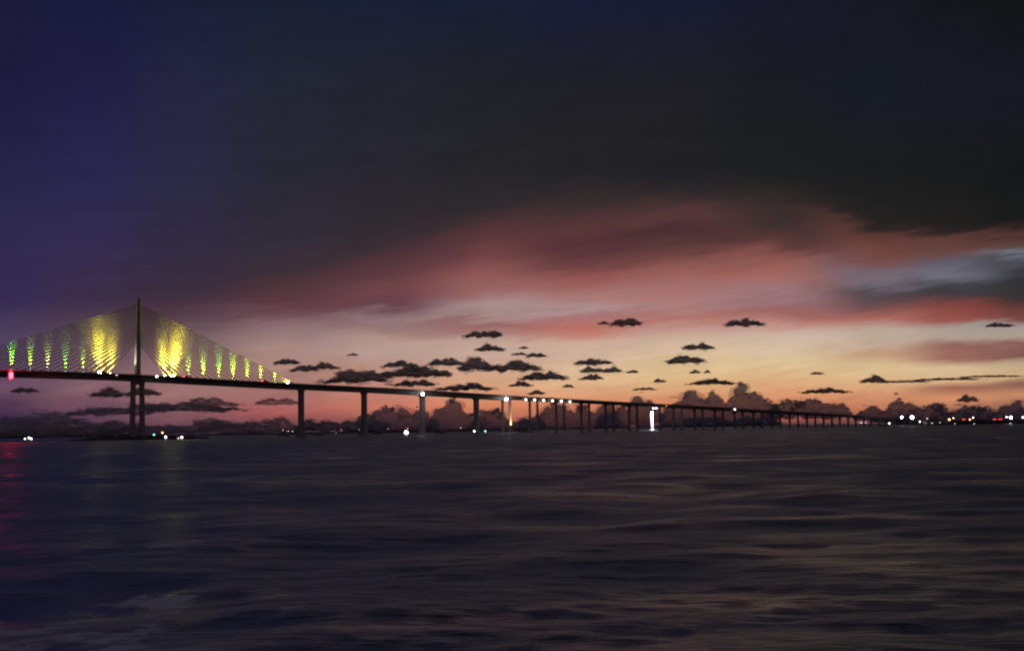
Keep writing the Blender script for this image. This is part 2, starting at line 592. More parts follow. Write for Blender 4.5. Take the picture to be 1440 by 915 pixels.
def on_bridge(px, py, y):
    """where the direction meets the vertical plane at offset y from the bridge's axis: (s, z)"""
    d = ray(px, py)
    o = Vector((0, 0, CAM_H)) - P0
    t = (y - o.dot(ND)) / d.dot(ND)
    q = o + d * t
    return q.dot(UD), q.z


def girder(s0, s1, yc, width, depth, bottom):
    n = max(2, int((s1 - s0) / 10))
    ss = [s0 + (s1 - s0) * i / n for i in range(n + 1)]
    hw, hb = width / 2, bottom / 2
    sec = [(-hw, 0), (-hw, -0.45), (-hb * 1.25, -1.1), (-hb, -depth), (hb, -depth), (hb * 1.25, -1.1), (hw, -0.45), (hw, 0)]
    g = MB().loft([[(s, yc + y, zdeck(s) + z) for y, z in sec] for s in ss]).obj('girder_span', concrete, bridge)
    for sg in (-1, 1):
        y0 = yc + sg * (hw - 0.05)
        y1 = yc + sg * (hw - 0.45)
        MB().loft([[(s, y0, zdeck(s) - 0.5), (s, y0, zdeck(s) + 0.9), (s, y1, zdeck(s) + 0.9), (s, y1, zdeck(s) + 0.004)] for s in ss]).obj('parapet', concrete, g)
    MB().loft([[(s, yc - hw + .5, zdeck(s) + .02), (s, yc + hw - .5, zdeck(s) + .02), (s, yc + hw - .5, zdeck(s) + .06), (s, yc - hw + .5, zdeck(s) + .06)] for s in ss]).obj('roadway', asphalt, g)


HIGH = [-260, -183, -90, 0, 82, 165, 238, 311, 384, 427]
for a_, b_ in zip(HIGH[:-1], HIGH[1:]):
    girder(a_ + 0.05, b_ - 0.05, 0, 29, 5.0 if b_ <= 165 else 4.6, 9.5)
LOW = [427 + 41 * i for i in range(21)]
for a_, b_ in zip(LOW[:-1], LOW[1:]):
    for yc in (-7.6, 7.6):
        girder(a_ + 0.05, b_ - 0.05, yc, 13.0, 2.6, 6.0)


def rect(cx, cy, wx, wy, z, ch=0.18):
    a_, b_ = wx / 2, wy / 2
    c = min(wx, wy) * ch
    return [(cx + x, cy + y, z) for x, y in ((-a_ + c, -b_), (a_ - c, -b_), (a_, -b_ + c), (a_, b_ - c), (a_ - c, b_), (-a_ + c, b_), (-a_, b_ - c), (-a_, -b_ + c))]


def pier(s, yc, wx, wy, depth, flare, capw, base=True):
    zt = zdeck(s) - depth
    rings = [rect(s, yc, wx * 1.06, wy * 1.06, -3), rect(s, yc, wx, wy, zt - flare)]
    for k in range(1, 6):
        t = k / 5
        e = 1 - math.sqrt(max(0, 1 - t * t))
        rings.append(rect(s, yc, wx + capw[0] * e, wy + capw[1] * e, zt - flare + flare * t + (0.01 if k == 5 else 0)))
    pr = MB().loft(rings).obj('pier', concrete, bridge)
    if base:
        MB().loft([rect(s, yc, wx + base[0], wy + base[1], z, 0.25) for z in (-4, base[2] - .4)] + [rect(s, yc, wx + base[0] - .8, wy + base[1] - .8, base[2], 0.25)]).obj('pile_cap', concrete, pr)
    return pr


for s in HIGH[5:9]:
    pier(s, 0, 4.9, 6.4, 4.6, 4.0, (1.6, 4.5), (5, 7, 2.2))
for i, s in enumerate(LOW):
    for yc in (-7.6, 7.6):
        pier(s, yc, 2.1, 3.0, 2.6, 3.2, (3.4, 3.2), (2.2, 2.4, 1.0) if s < 900 else None)

# pylon: one mast above the deck, twin shafts under it
ZT = 133.4
zd = zdeck(0)
pyl = MB().loft([rect(0, 0, 5.3, 4.6, zd - 1.0), rect(0, 0, 4.9, 4.3, zd + 25), rect(0, 0, 4.0, 3.4, zd + 58), rect(0, 0, 3.4, 2.9, ZT - .8), rect(0, 0, 2.8, 2.3, ZT)]).obj('pylon', concrete, bridge)
for sg in (-1, 1):
    MB().loft([rect(sg * 4.6, 0, 4.4, 7.4, -3), rect(sg * 4.3, 0, 3.7, 6.2, 25), rect(sg * 4.0, 0, 3.7, 6.2, zd - 9), rect(sg * 3.8, 0, 4.4, 8.0, zd - 5.01)]).obj('shaft', concrete, pyl)
MB().loft([rect(0, 0, 3.6, 5.6, zd - 8.0), rect(0, 0, 3.6, 5.6, zd - 5.02)]).obj('crossbeam', concrete, pyl)
MB().loft([rect(0, 0, 22, 29, -4, .3), rect(0, 0, 22, 29, 2.6, .3), rect(0, 0, 21, 28, 3.2, .3)]).obj('footing', concrete, pyl)
MB().tube((0, 0, ZT), (0, 0, ZT + 2.2), 0.12).obj('lightning_rod', dark_metal, pyl)

NC = 21
for sg, k in ((1, 1.0), (-1, 1.09)):
    for i in range(NC):
        sa = sg * k * (27 + 6.65 * i)
        za = zd + 31.5 + (68 - 31.5) * i / (NC - 1)
        MB().tube((sg * 1.2, 0, za), (sa, 0, zdeck(sa) + 0.3), 0.38, n=10).obj('stay_cable', cable_yellow, bridge, smooth=True)


def spot(name, loc, target, color, watts, cone, parent, size=0.3, blend=0.6):
    ld = bpy.data.lights.new(name, 'SPOT')
    ld.energy = watts
    ld.color = color
    ld.spot_size = rad(cone)
    ld.spot_blend = blend
    ld.shadow_soft_size = size
    o = bpy.data.objects.new(name, ld)
    COL.objects.link(o)
    o.parent = parent
    d = (Vector(target) - Vector(loc)).normalized()
    o.matrix_local = Matrix.Translation(loc) @ d.to_track_quat('-Z', 'Y').to_matrix().to_4x4()
    return o


def floodlight(s, tilt_s, col, lens, watts, cone, r=0.4, name='cable_floodlight', label=None, reach=30):
    """an uplight on the median's kerb, aimed up along the cable plane"""
    z = zdeck(s) + 0.07
    y = -2.0 if col == YEL else -0.9
    f = MB().tube((s, y, z), (s, y, z + .7), .25).box(s - .5, s + .5, y - .4, y + .4, z + .7, z + 1.2).obj(name, dark_metal, bridge)
    if label:
        f['label'] = label
    MB().globe((s, y, z + 1.2 + r * .5), r, n=10).obj('lens', lens, f, smooth=True)
    spot('floodlight_beam', (s, y - .1, z + 1.2 + r * 2.2), (s + tilt_s, -0.3, z + reach), col, watts * 1.2, cone, f, blend=1.0)
    if col == YEL:
        spot('floodlight_spill', (s, y - .5, z + 1.4 + r * 2.2), (s + tilt_s, 0.6, z + reach), col, watts * .22, 58, f, blend=1.0)


YEL, GRN, LIM, PAL = (1.0, 0.98, 0.16), (0.20, 1.0, 0.05), (0.42, 1.0, 0.08), (0.60, 1.0, 0.30)
for px, py, tl, col, lens, w, cone, r, lab in (
        (140, 526, 0, YEL, G_LENS_Y, 800000, 19, 1.1, 'bright yellow floodlight left of the pylon'),
        (155, 527, 4, YEL, G_LENS_Y, 600000, 17, .45, None),
        (232, 531, -4, YEL, G_LENS_Y, 650000, 17, .5, None),
        (243, 532, 5, YEL, G_LENS_Y, 850000, 19, 1.2, 'bright yellow floodlight beside the pylon'),
        (117, 525, 0, LIM, G_LENS_G, 112000, 12, .4, None),
        (92, 524, 0, GRN, G_LENS_G, 154000, 12, .45, None), (67, 523.5, 0, PAL, G_LENS_G, 98000, 12, .4, None), (42.5, 523, 0, LIM, G_LENS_G, 140000, 11, .4, None),
        (16, 522, 0, GRN, G_LENS_G, 224000, 13, .4, None), (-10, 522, 0, GRN, G_LENS_G, 196000, 13, .4, None),
        (265, 533, 0, LIM, G_LENS_G, 140000, 12, .4, None), (286, 534, 0, LIM, G_LENS_G, 252000, 13, .4, None), (308, 535, 0, GRN, G_LENS_G, 252000, 13, .4, None),
        (328, 536, 0, LIM, G_LENS_G, 294000, 13, .45, None), (348, 537, 0, LIM, G_LENS_G, 182000, 13, .4, None), (367, 538, 0, PAL, G_LENS_G, 182000, 12, .4, None),
        (387, 539, 0, LIM, G_LENS_G, 210000, 14, .5, None), (405, 540, 0, PAL, G_LENS_Y, 182000, 16, .7, None)):
    s_, _ = on_bridge(px, py, -2.0 if col == YEL else -0.9)
    floodlight(s_, tl, col, lens, w * (1.0 if col == YEL else .68), cone + (6 if col == YEL else 9), r, label=lab, reach=45 if col == YEL else 18)
# lamps that wash the pylon's left face
s_, _ = on_bridge(176, 528, -3)
f = MB().tube((s_, 2.6, zdeck(s_) + .07), (s_, 2.6, zdeck(s_) + .8), .25).box(s_ - .5, s_ + .5, 2.2, 3.0, zdeck(s_) + .8, zdeck(s_) + 1.3).obj('pylon_floodlight', dark_metal, bridge)
spot('floodlight_beam', (s_, 2.6, zdeck(s_) + 1.9), (-2.4, 0.5, zd + 20), (1.0, 0.9, 0.72), 70000, 46, f)


def side_lamp(px, py, y, r, mt, name='soffit_lamp', label=None):
    s, z = on_bridge(px, py, y)
    h = MB().box(s - r * .7, s + r * .7, y + r * .5, y + r * .5 + 1.0, z - .25, z + .25).obj(name, dark_metal, bridge)
    MB().globe((s, y, z), r, n=12).obj('globe', mt, h, smooth=True)
    if label:
        h['label'] = label
    return s, z, h


s, z, h = side_lamp(594.5, 554, -15.0, 1.4, G_COOL, label='white lamp on the deck edge above a wide pier')
spot('lamp_beam', (s, -16.2, z - .6), (s, -2, z - 30), (0.9, 0.88, 1.0), 5000, 110, h)
s, z, h = side_lamp(712, 561.3, -15.0, 1.6, G_COOL, label='white lamp on the deck edge over the first slim piers')
spot('lamp_beam', (s, -16.5, z - .6), (s, -6, z - 30), (0.95, 0.9, 1.0), 12000, 120, h)
for px, py in ((739.5, 561.8), (752, 562.2), (764.6, 562.8), (777, 563.4), (789.5, 564), (801.5, 564.8)):
    side_lamp(px, py, -14.6, 1.0 if px < 785 or px > 795 else 1.2, G_WHITE)
side_lamp(1033.5, 575.4, -14.6, .85, G_WHITE)
side_lamp(937, 570.6, -14.6, .45, G_ORANGE)
side_lamp(164, 527.2, -14.8, .5, G_DIM)
side_lamp(220.5, 529, -14.8, .85, G_WHITE)
# warm floodlit column and the dazzling white one
for (sp, yc, col, w, cone, zt) in ((427, -7.6, (1.0, 0.72, 0.22), 90000, 34, .45), (673, 7.6, (1.0, 0.80, 1.0), 420000, 75, .95)):
    if sp == 427:
        pos = [(sp + .2, yc - 9, 2.2, 17)]
    else:
        top = zdeck(sp) - 4.2
        pos = [(sp - 4.2, yc - 7.5, top, 14), (sp + 1.6, yc - 7.5, top, 12)]
    for (ps, py_, pz, tz) in pos:
        f = MB().box(ps - .4, ps + .4, py_ - .4, py_ + .4, pz - .3, pz + .3).obj('pier_floodlight', dark_metal, bridge)
        if sp == 427:
            MB().tube((ps, py_ + .2, -3), (ps, py_ + .2, pz - .3), .18).obj('stand', dark_metal, f)
        else:
            MB().tube((ps, py_, pz + .3), (ps, yc - 6.0, zdeck(sp) - .9), .12).obj('bracket', dark_metal, f)
        spot('floodlight_beam', (ps, py_ + (.7 if sp == 427 else 0), pz - (1.3 if sp != 427 else -.5)), (sp, yc, tz), col, w, cone, f)
    if sp == 673:
        for dx in (-4.2, 1.6):
            MB().globe((sp + dx, yc - 7.5, top - .4), .55, n=10).obj('lens', G_COOL, f, smooth=True)
# red beacon hung on the main span
s, z = on_bridge(15.5, 527.5, -15.4)
h = MB().box(s - .8, s + .8, -15.0, -14.4, z - 1.9, z + 1.9).box(s - 2.6, s + 2.6, -15.2, -15.01, z - 3.2, z + 3.2).obj('navigation_beacon', dark_metal, bridge)  # the wide back plate is added to keep red light off the girder
h['label'] = 'glowing red beacon on the main span'
MB().loft([[(s + 1.35 * math.cos(t) * k, -15.3 - 1.35 * math.sin(t) * k, z + dz) for t in (math.pi * i / 9 for i in range(9, -1, -1))]
           for k, dz in ((.6, -2.7), (1, -2.2), (1, 2.2), (.6, 2.7))]).obj('lens', G_BEACON, h, smooth=True)


# ------------------------------------------------------------------ vehicles on the deck and the causeway
def car(loc, rz, label, tail=G_RED, s=1.0):
    o = empty('car', loc, rz)
    tag(o, label, 'car', 'cars with lit lamps')
    prof = [(-2.3, .45), (-2.35, 1.0), (-2.2, 1.15), (1.0, 1.15), (2.1, .95), (2.3, .75), (2.3, .45)]
    MB().loft([[(x, y * k, z) for x, z in prof] for y, k in ((-.92, .97), (-.85, 1.06), (.85, 1.06), (.92, .97))]).obj('body', car_paint, o)
    cab = [(-2.1, 1.14), (-1.9, 1.78), (.1, 1.8), (.95, 1.14)]
    MB().loft([[(x, y, z if z < 1.2 else z) for x, z in cab] for y in (-.78, .78)]).obj('cabin', car_glass, o)
    MB().loft([[(x, y, z) for x, z in ((-1.95, 1.79), (-1.9, 1.86), (.05, 1.87), (.15, 1.8))] for y in (-.76, .76)]).obj('roof', car_paint, o)
    for x in (-1.45, 1.45):
        for y in (-.86, .86):
            w = MB().tube((x, y - .11, .36), (x, y + .11, .36), .36, n=14).obj('wheel', rubber, o)
            MB().tube((x, y - .125, .36), (x, y + .125, .36), .2, n=10).obj('hub', dark_metal, w)
    for y in (-.8, .8):
        MB().box(-2.55, -2.3, y - .24, y + .24, 1.0, 1.65).obj('tail_light', tail, o)
    o.scale = (s, s, s)
    return o


def car_on_deck(px, py, label, tail=G_RED):
    s, _ = on_bridge(px, py, -12.6)
    p = P0 + UD * s + ND * -12.6
    car((p.x, p.y, zdeck(s) + .062), TH, label, tail, 1.25)


car_on_deck(147, 527, 'car with red tail lights on the deck left of the pylon')
car_on_deck(250, 531, 'car with orange-red lights on the deck just right of the pylon, front one of two', G_ORANGE)
car_on_deck(263, 532, 'car with red tail lights following just right of the pylon, rear one of two')
car_on_deck(373, 538, 'car with red tail lights on the deck near the last green cables')


# ------------------------------------------------------------------ shores
def clumps(mb_list, c, rx, ry, rz, n, rng):
    mb_list.append((c, rx, ry, rz, n))


t_ = (1 + 5 ** .5) / 2
ICO_V = np.array([(-1, t_, 0), (1, t_, 0), (-1, -t_, 0), (1, -t_, 0), (0, -1, t_), (0, 1, t_), (0, -1, -t_), (0, 1, -t_), (t_, 0, -1), (t_, 0, 1), (-t_, 0, -1), (-t_, 0, 1)], float)
ICO_V /= np.linalg.norm(ICO_V[0])
ICO_F = np.array([(0, 11, 5), (0, 5, 1), (0, 1, 7), (0, 7, 10), (0, 10, 11), (1, 5, 9), (5, 11, 4), (11, 10, 2), (10, 7, 6), (7, 1, 8), (3, 9, 4), (3, 4, 2), (3, 2, 6), (3, 6, 8), (3, 8, 9),
                  (4, 9, 5), (2, 4, 11), (6, 2, 10), (8, 6, 7), (9, 8, 1)])


def subdivide(v, f):
    v = [tuple(p) for p in v]
    cache, nf = {}, []

    def mid(a_, b_):
        k = (min(a_, b_), max(a_, b_))
        if k not in cache:
            p = (np.array(v[a_]) + np.array(v[b_])) / 2
            cache[k] = len(v)
            v.append(tuple(p / np.linalg.norm(p)))
        return cache[k]
    for a_, b_, c_ in f:
        x, y, z = mid(a_, b_), mid(b_, c_), mid(c_, a_)
        nf += [(a_, x, z), (b_, y, x), (c_, z, y), (x, y, z)]
    return np.array(v), np.array(nf)


ICO2_V, ICO2_F = subdivide(ICO_V, ICO_F)
ICO3_V, ICO3_F = subdivide(ICO2_V, ICO2_F)


def blobs(centres, radii, rng, rough=0.25, base=(ICO2_V, ICO2_F)):
    """many lumpy little balls as one vertex/face array"""
    n = len(centres)
    bv, bf = base
    k = len(bv)
    q = rng.normal(size=(n, 4))
    q /= np.linalg.norm(q, axis=1)[:, None]
    w, x, y, z = q.T
    R = np.stack([np.stack([1 - 2 * (y * y + z * z), 2 * (x * y - z * w), 2 * (x * z + y * w)], -1),
                  np.stack([2 * (x * y + z * w), 1 - 2 * (x * x + z * z), 2 * (y * z - x * w)], -1),
                  np.stack([2 * (x * z - y * w), 2 * (y * z + x * w), 1 - 2 * (x * x + y * y)], -1)], 1)
    v = np.einsum('nij,kj->nki', R, bv)
    v *= (1 + rough * (rng.random((n, k)) - .5) * 2)[..., None]
    v = v * radii[:, None, :] + centres[:, None, :]
    f = bf[None] + (np.arange(n) * k)[:, None, None]
    return v.reshape(-1, 3), f.reshape(-1, 3)


def land(name, pts, width, height, label):
    """a low bank that follows a line of points at the water's edge, reaching back from them"""
    mb = MB()
    rings = []
    for i, p in enumerate(pts):
        p = Vector(p)
        d = Vector((p.x, p.y, 0)).normalized()
        prof = [(0, -1.0), (3, .3), (9, height * .8), (width * .3, height), (width, height * .9), (width + 5, -1.0)]
        rings.append([(p.x + d.x * a_, p.y + d.y * a_, z * random.uniform(.85, 1.1)) for a_, z in prof])
    mb.loft(rings)
    o = mb.obj(name, soil)
    return tag(o, label, kind='structure')


def treeline(name, line, n, h0, h1, depth, label, seed):
    """far trees that read as one dark mass: leafy clumps on short trunks"""
    rng = np.random.default_rng(seed)
    line = np.array([tuple(p) for p in line])
    cum = np.concatenate([[0], np.cumsum(np.linalg.norm(np.diff(line[:, :2], axis=0), axis=1))])
    C, Rr = [], []
    for i in range(n):
        t = rng.random() * cum[-1]
        x = np.interp(t, cum, line[:, 0])
        y = np.interp(t, cum, line[:, 1])
        d = np.array([x, y]) / math.hypot(x, y)
        b = rng.random() * depth
        prof = 0.5 + 0.5 * math.sin(t / cum[-1] * 23 + seed) * math.sin(t / cum[-1] * 61 + 1.3)
        h = h0 + (h1 - h0) * max(0.0, min(1.0, 0.65 * prof + 0.5 * rng.random() ** 2))
        cx, cy_ = x + d[0] * b, y + d[1] * b
        for k in range(14):
            f_ = rng.random() ** .7
            w = h * .5 * (1.1 - .55 * f_)
            C.append((cx + rng.normal() * w * .5, cy_ + rng.normal() * w * .5, h * (.12 + .85 * f_)))
            r = h * (.09 + .13 * rng.random())
            Rr.append((r * 1.3, r * 1.3, r * .9))
    v, f_ = blobs(np.array(C), np.array(Rr), rng, .35, (ICO_V, ICO_F))
    o = bpy.data.objects.new(name, numpy_mesh(name, v, f_, (leafage,)))
    COL.objects.link(o)
    return tag(o, label, kind='stuff')


random.seed(4)
far_pts = [at(x, 600, 4600) for x in range(-500, 1300, 60)]
far_pts = [Vector((p.x, p.y + 500 * math.sin(p.x / 900), 0)) for p in far_pts]
land('far_shore', far_pts, 260, 1.6, 'low far shore along the horizon')
treeline('far_treeline', [(p.x * 1.003, p.y * 1.003, 0) for p in far_pts], 700, 4, 11, 120, 'dark far treeline along the horizon behind the piers', 3)
rp = [P0 + UD * 1235 + ND * -60 + Vector((40, 0, 0)), on_water(1262, 598.6), on_water(1300, 598.0), on_water(1350, 597.3), on_water(1400, 596.7), on_water(1450, 596.2), on_water(1550, 595.2), on_water(1800, 592.0)]
rp = [Vector((p.x, p.y, 0)) for p in rp[1:]]
land('causeway_shore', [Vector((p.x * .998 - (30 if i == 0 else 0), p.y * .998 , 0)) for i, p in enumerate(rp)], 320, 2.0, 'low causeway bank where the bridge comes ashore')
treeline('causeway_treeline', [(p.x * 1.03, p.y * 1.03, 0) for p in rp], 420, 3.0, 7.0, 90, 'dark low trees along the causeway at the end of the bridge', 8)
pe = P0 + UD * 1245
MB().box(-14, 22, -16, 16, -2, zdeck(1245) - 2.4).obj('abutment', concrete, bridge).location = (1252, 0, 0)

# rock island round the pylon and the big protective dolphins
def riprap(name, centre, rx, ry, h, n, label, seed):
    rng = np.random.default_rng(seed)
    a_ = rng.random(n) * 2 * np.pi
    q = np.sqrt(rng.random(n))
    C = np.stack([np.cos(a_) * q * rx, np.sin(a_) * q * ry, h * (1 - q ** 2) - .4 + rng.random(n) * .5], -1)
    R = (0.7 + rng.random((n, 1)) * 1.1) * np.array([[1.2, 1.0, .7]])
    v, f_ = blobs(C, R, rng, .3, (ICO_V, ICO_F))
    o = bpy.data.objects.new(name, numpy_mesh(name, v, f_, (rock,)))
    COL.objects.link(o)
    o.location = centre
    o.rotation_euler = (0, 0, TH)
    return tag(o, label, kind='stuff')


riprap('riprap', P0 + UD * 5, 62, 30, 3.2, 1500, 'dark boulder island round the foot of the pylon', 5)


def dolphin(px, py, r, h, label):
    q = on_water(px, py)
    o = empty('mooring_dolphin', (q.x, q.y, 0))
    tag(o, label, 'dolphin', 'protective dolphins around the bridge piers')
    MB().loft([[(r * k * math.cos(t), r * k * math.sin(t), z) for t in (2 * math.pi * i / 20 for i in range(20))] for k, z in ((1, -3), (1, h * .75))]).obj('drum', concrete, o)
    MB().loft([[(r * k * math.cos(t), r * k * math.sin(t), z) for t in (2 * math.pi * i / 20 for i in range(20))] for k, z in ((1.06, h * .75 + .003), (1.06, h - .15), (1.0, h))]).obj('cap', concrete, o)
    for i in range(4):
        t = i * math.pi / 2 + .4
        MB().tube((r * .85 * math.cos(t), r * .85 * math.sin(t), h), (r * .85 * math.cos(t), r * .85 * math.sin(t), h + .9), .22).obj('bollard', dark_metal, o)


dolphin(136, 618.4, 8, 4.2, 'round concrete dolphin at the far left end of the boulder island')
dolphin(262, 616.8, 8, 4.2, 'round concrete dolphin between the pylon and the first wide pier')
dolphin(398, 613.6, 7, 3.6, 'round concrete dolphin just left of the first wide pier')
dolphin(448, 612.6, 7, 3.6, 'round concrete dolphin just right of the first wide pier')
dolphin(530, 611.0, 7, 3.2, 'round concrete dolphin beside the second wide pier')
dolphin(618, 609.8, 7, 3.2, 'round concrete dolphin beside the third wide pier')
dolphin(738, 607.6, 9, 3.6, 'broad round concrete dolphin between the first slim piers')

# the old low fishing pier beyond the bridge
FA, FB = on_water(262, 612.2), on_water(770, 605.4)
fv = (FB - FA)
flen = fv.length
fp = empty('fishing_pier', (FA.x, FA.y, 0), math.atan2(fv.y, fv.x))
tag(fp, 'long low dark fishing pier on piles running behind the bridge piers', 'pier')
nsp = int(flen / 16)
deck_me = MB().box(0.05, flen / nsp - .05, -4, 4, 4.3, 5.3).mesh('deck_slab', concrete)
cap_me = MB().box(-.6, .6, -4.6, 4.6, 3.3, 4.296).mesh('pile_bent', concrete)
rail_me = MB().box(0.05, flen / nsp - .05, -3.95, -3.8, 6.2, 6.32).box(0.05, flen / nsp - .05, -3.95, -3.8, 5.75, 5.85).mesh('railing', dark_metal)
pile_me = MB().tube((0, 0, -3), (0, 0, 3.3), .5).mesh('pile', concrete)
for i in range(nsp):
    d = bpy.data.objects.new('deck_slab', deck_me)
    COL.objects.link(d)
    d.parent = fp
    d.location = (i * flen / nsp, 0, 0)
    e = bpy.data.objects.new('railing', rail_me)
    COL.objects.link(e)
    e.parent = d
    b_ = bpy.data.objects.new('pile_bent', cap_me)
    COL.objects.link(b_)
    b_.parent = fp
    b_.location = (i * flen / nsp, 0, 0)
    for y in (-3.6, 0, 3.6):
        q = bpy.data.objects.new('pile', pile_me)
        COL.objects.link(q)
        q.parent = b_
        q.location = (0, y, 0)
riprap('rubble_mound', (FA + FB) / 2 + Vector((0, 25, 0)), flen * .5, 8, 4.2, 2600, 'dark rubble and scrub along the old fishing pier', 7).rotation_euler = (0, 0, math.atan2(fv.y, fv.x))


# ------------------------------------------------------------------ lamps, buoys, boats
def lamp_post(px, py, Y, foot, mt, label, r=.6, group='lamps along the old fishing pier', name='lamp_post'):
    p = at(px, py, Y)
    foot = min(foot, p.z - 1.0)
    o = empty(name, (p.x, p.y, foot))
    tag(o, label, 'lamp', group)
    h = p.z - foot
    MB().tube((0, 0, 0), (0, 0, h - r * .3), .14, .09).obj('pole', dark_metal, o)
    hd = MB().tube((0, 0, h + r * .55), (0, 0, h + r * .9), r * .8, r * .25, 10).obj('lamp_head', dark_metal, o)
    MB().globe((0, 0, h), r, n=10).obj('globe', mt, hd, smooth=True)


def pier_depth(px):
    t = (px - 262) / (770 - 262)
    lo_, hi_ = 0.0, 1.0
    for _ in range(40):
        mid = (lo_ + hi_) / 2
        q = FA + fv * mid - Vector((0, 0, CAM_H))
        x = 720 + FOCAL * q.dot(RT) / q.dot(FW)
        if x < px:
            lo_ = mid
        else:
            hi_ = mid
    return (FA + fv * lo_).y


for px, py, mt, lab, r in ((398, 604.4, G_PINK, 'pinkish lamp on the fishing pier left of the first wide pier, leftmost of three', .8),
                           (405.5, 606, G_WHITE, 'white lamp on the fishing pier left of the first wide pier, middle of three', .6),
                           (411.5, 606, G_WHITE, 'white lamp on the fishing pier against the first wide pier, rightmost of three', .55),
                           (472.5, 608.6, G_DIM, 'dim low lamp on the fishing pier between first and second wide piers', .6),
                           (480, 604, G_WARM, 'warm lamp on the fishing pier halfway between first and second wide piers', .6),
                           (505, 603.6, G_DIM, 'lamp on the fishing pier just left of the second wide pier', .65),
                           (546, 602.6, G_WARM, 'warm small lamp on the fishing pier right of the second wide pier', .55),
                           (573, 602.4, G_ORANGE, 'orange lamp on a pole above the bright white boat', .85),
                           (621, 605.6, G_DIM, 'dim lamp on the fishing pier right of the third wide pier', .6),
                           (648, 601.3, G_WARM, 'warm lamp on the fishing pier left of the fourth wide pier', .65)):
    lamp_post(px, py, pier_depth(px) - 3, 5.3, mt, lab, r)


def buoy(px, py, Y, mt, paint, label, r=.7):
    p = at(px, py, Y)
    o = empty('navigation_buoy', (p.x, p.y, 0))
    tag(o, label, 'buoy', 'lit channel buoys')
    h = p.z
    MB().loft([[(k * math.cos(t), k * math.sin(t), z) for t in (2 * math.pi * i / 14 for i in range(14))] for k, z in ((1.3, -.6), (1.6, 0), (1.6, .7), (.9, 1.0))]).obj('float', paint, o)
    tw = MB()
    for i in range(4):
        t = i * math.pi / 2
        tw.tube((.85 * math.cos(t), .85 * math.sin(t), .9), (.3 * math.cos(t), .3 * math.sin(t), h - r), .09)
    for k in (.35, .7):
        z = .9 + (h - r - .9) * k
        w = .85 - .55 * k
        tw.box(-w, w, -w, w, z, z + .08)
    tw.obj('tower', paint, o)
    MB().globe((0, 0, h), r, n=10).obj('lantern', mt, o, smooth=True)


buoy(216.5, 611, 1060, G_TEAL, buoy_green, 'buoy with a teal light just right of the pylon shafts', .85)
buoy(228.5, 608, 1120, G_ORANGE, buoy_red, 'tall buoy with an orange light right of the pylon shafts', .9)
buoy(233, 614, 865, G_WHITE, hull_white, 'buoy with a white light below the orange one near the pylon', .7)
buoy(667, 606, 1130, G_WHITE, hull_white, 'buoy with a white light against the fourth wide pier', .75)
buoy(682.5, 606, 1150, G_TEAL, buoy_green, 'buoy with a teal light right of the fourth wide pier', .9)


def boat(px, py, Y, lamps, label, rz=0.0, L=9.0):
    p = at(px, py, Y)
    o = empty('motor_boat', (p.x, p.y, 0), rz)
    tag(o, label, 'boat', 'small boats showing lights')
    st = []
    for x, w, d_, sh in ((-.5, .85, .35, 1.0), (-.2, 1.0, .5, 1.0), (.15, .95, .5, 1.1), (.4, .5, .4, 1.3), (.52, .05, .1, 1.5)):
        b_ = L * .16 * w
        st.append([(x * L, -b_, sh), (x * L, -b_ * .75, .1), (x * L, 0, -d_), (x * L, b_ * .75, .1), (x * L, b_, sh)])
    MB().loft(st).obj('hull', hull_dark, o)
    cb = MB().loft([[(x * L, y * L * .11, z) for x, z in ((-.22, 1.0), (-.2, 2.3), (.08, 2.35), (.2, 1.05))] for y in (-1, 1)]).obj('cabin', hull_white, o)
    for sg in (-1, 1):
        MB().box(-.16 * L, .06 * L, sg * L * .112 - .01, sg * L * .112 + .01, 1.5, 2.1).obj('window', car_glass, cb)
    MB().tube((-.05 * L, 0, 2.3), (-.05 * L, 0, max(q[1] for q in lamps)), .06).obj('mast', dark_metal, o)
    for dx, dz, r, mt in lamps:
        MB().globe((dx, 0 if dz > 2.4 else -L * .17, dz), r, n=10).obj('lamp', mt, o, smooth=True)


boat(40, 616.5, 1150, ((-3.2, 2.2, .6, G_WHITE), (0.6, 3.4, .75, G_WHITE), (3.0, 2.6, .65, G_WHITE), (4.2, 1.9, .5, G_WHITE)), 'dark boat with a row of white lights beneath the red beacon')
boat(254, 616, 860, ((-1.6, 1.0, .5, G_DIM), (1.4, 1.9, .75, G_WHITE)), 'small boat with two white lights at the end of the boulder island', 0, 7)
boat(571, 610, 1080, ((0, 2.8, 1.45, G_COOL), (1.2, 2.2, .9, G_COOL)), 'small boat with one dazzling white light left of the third wide pier', 0, 7)

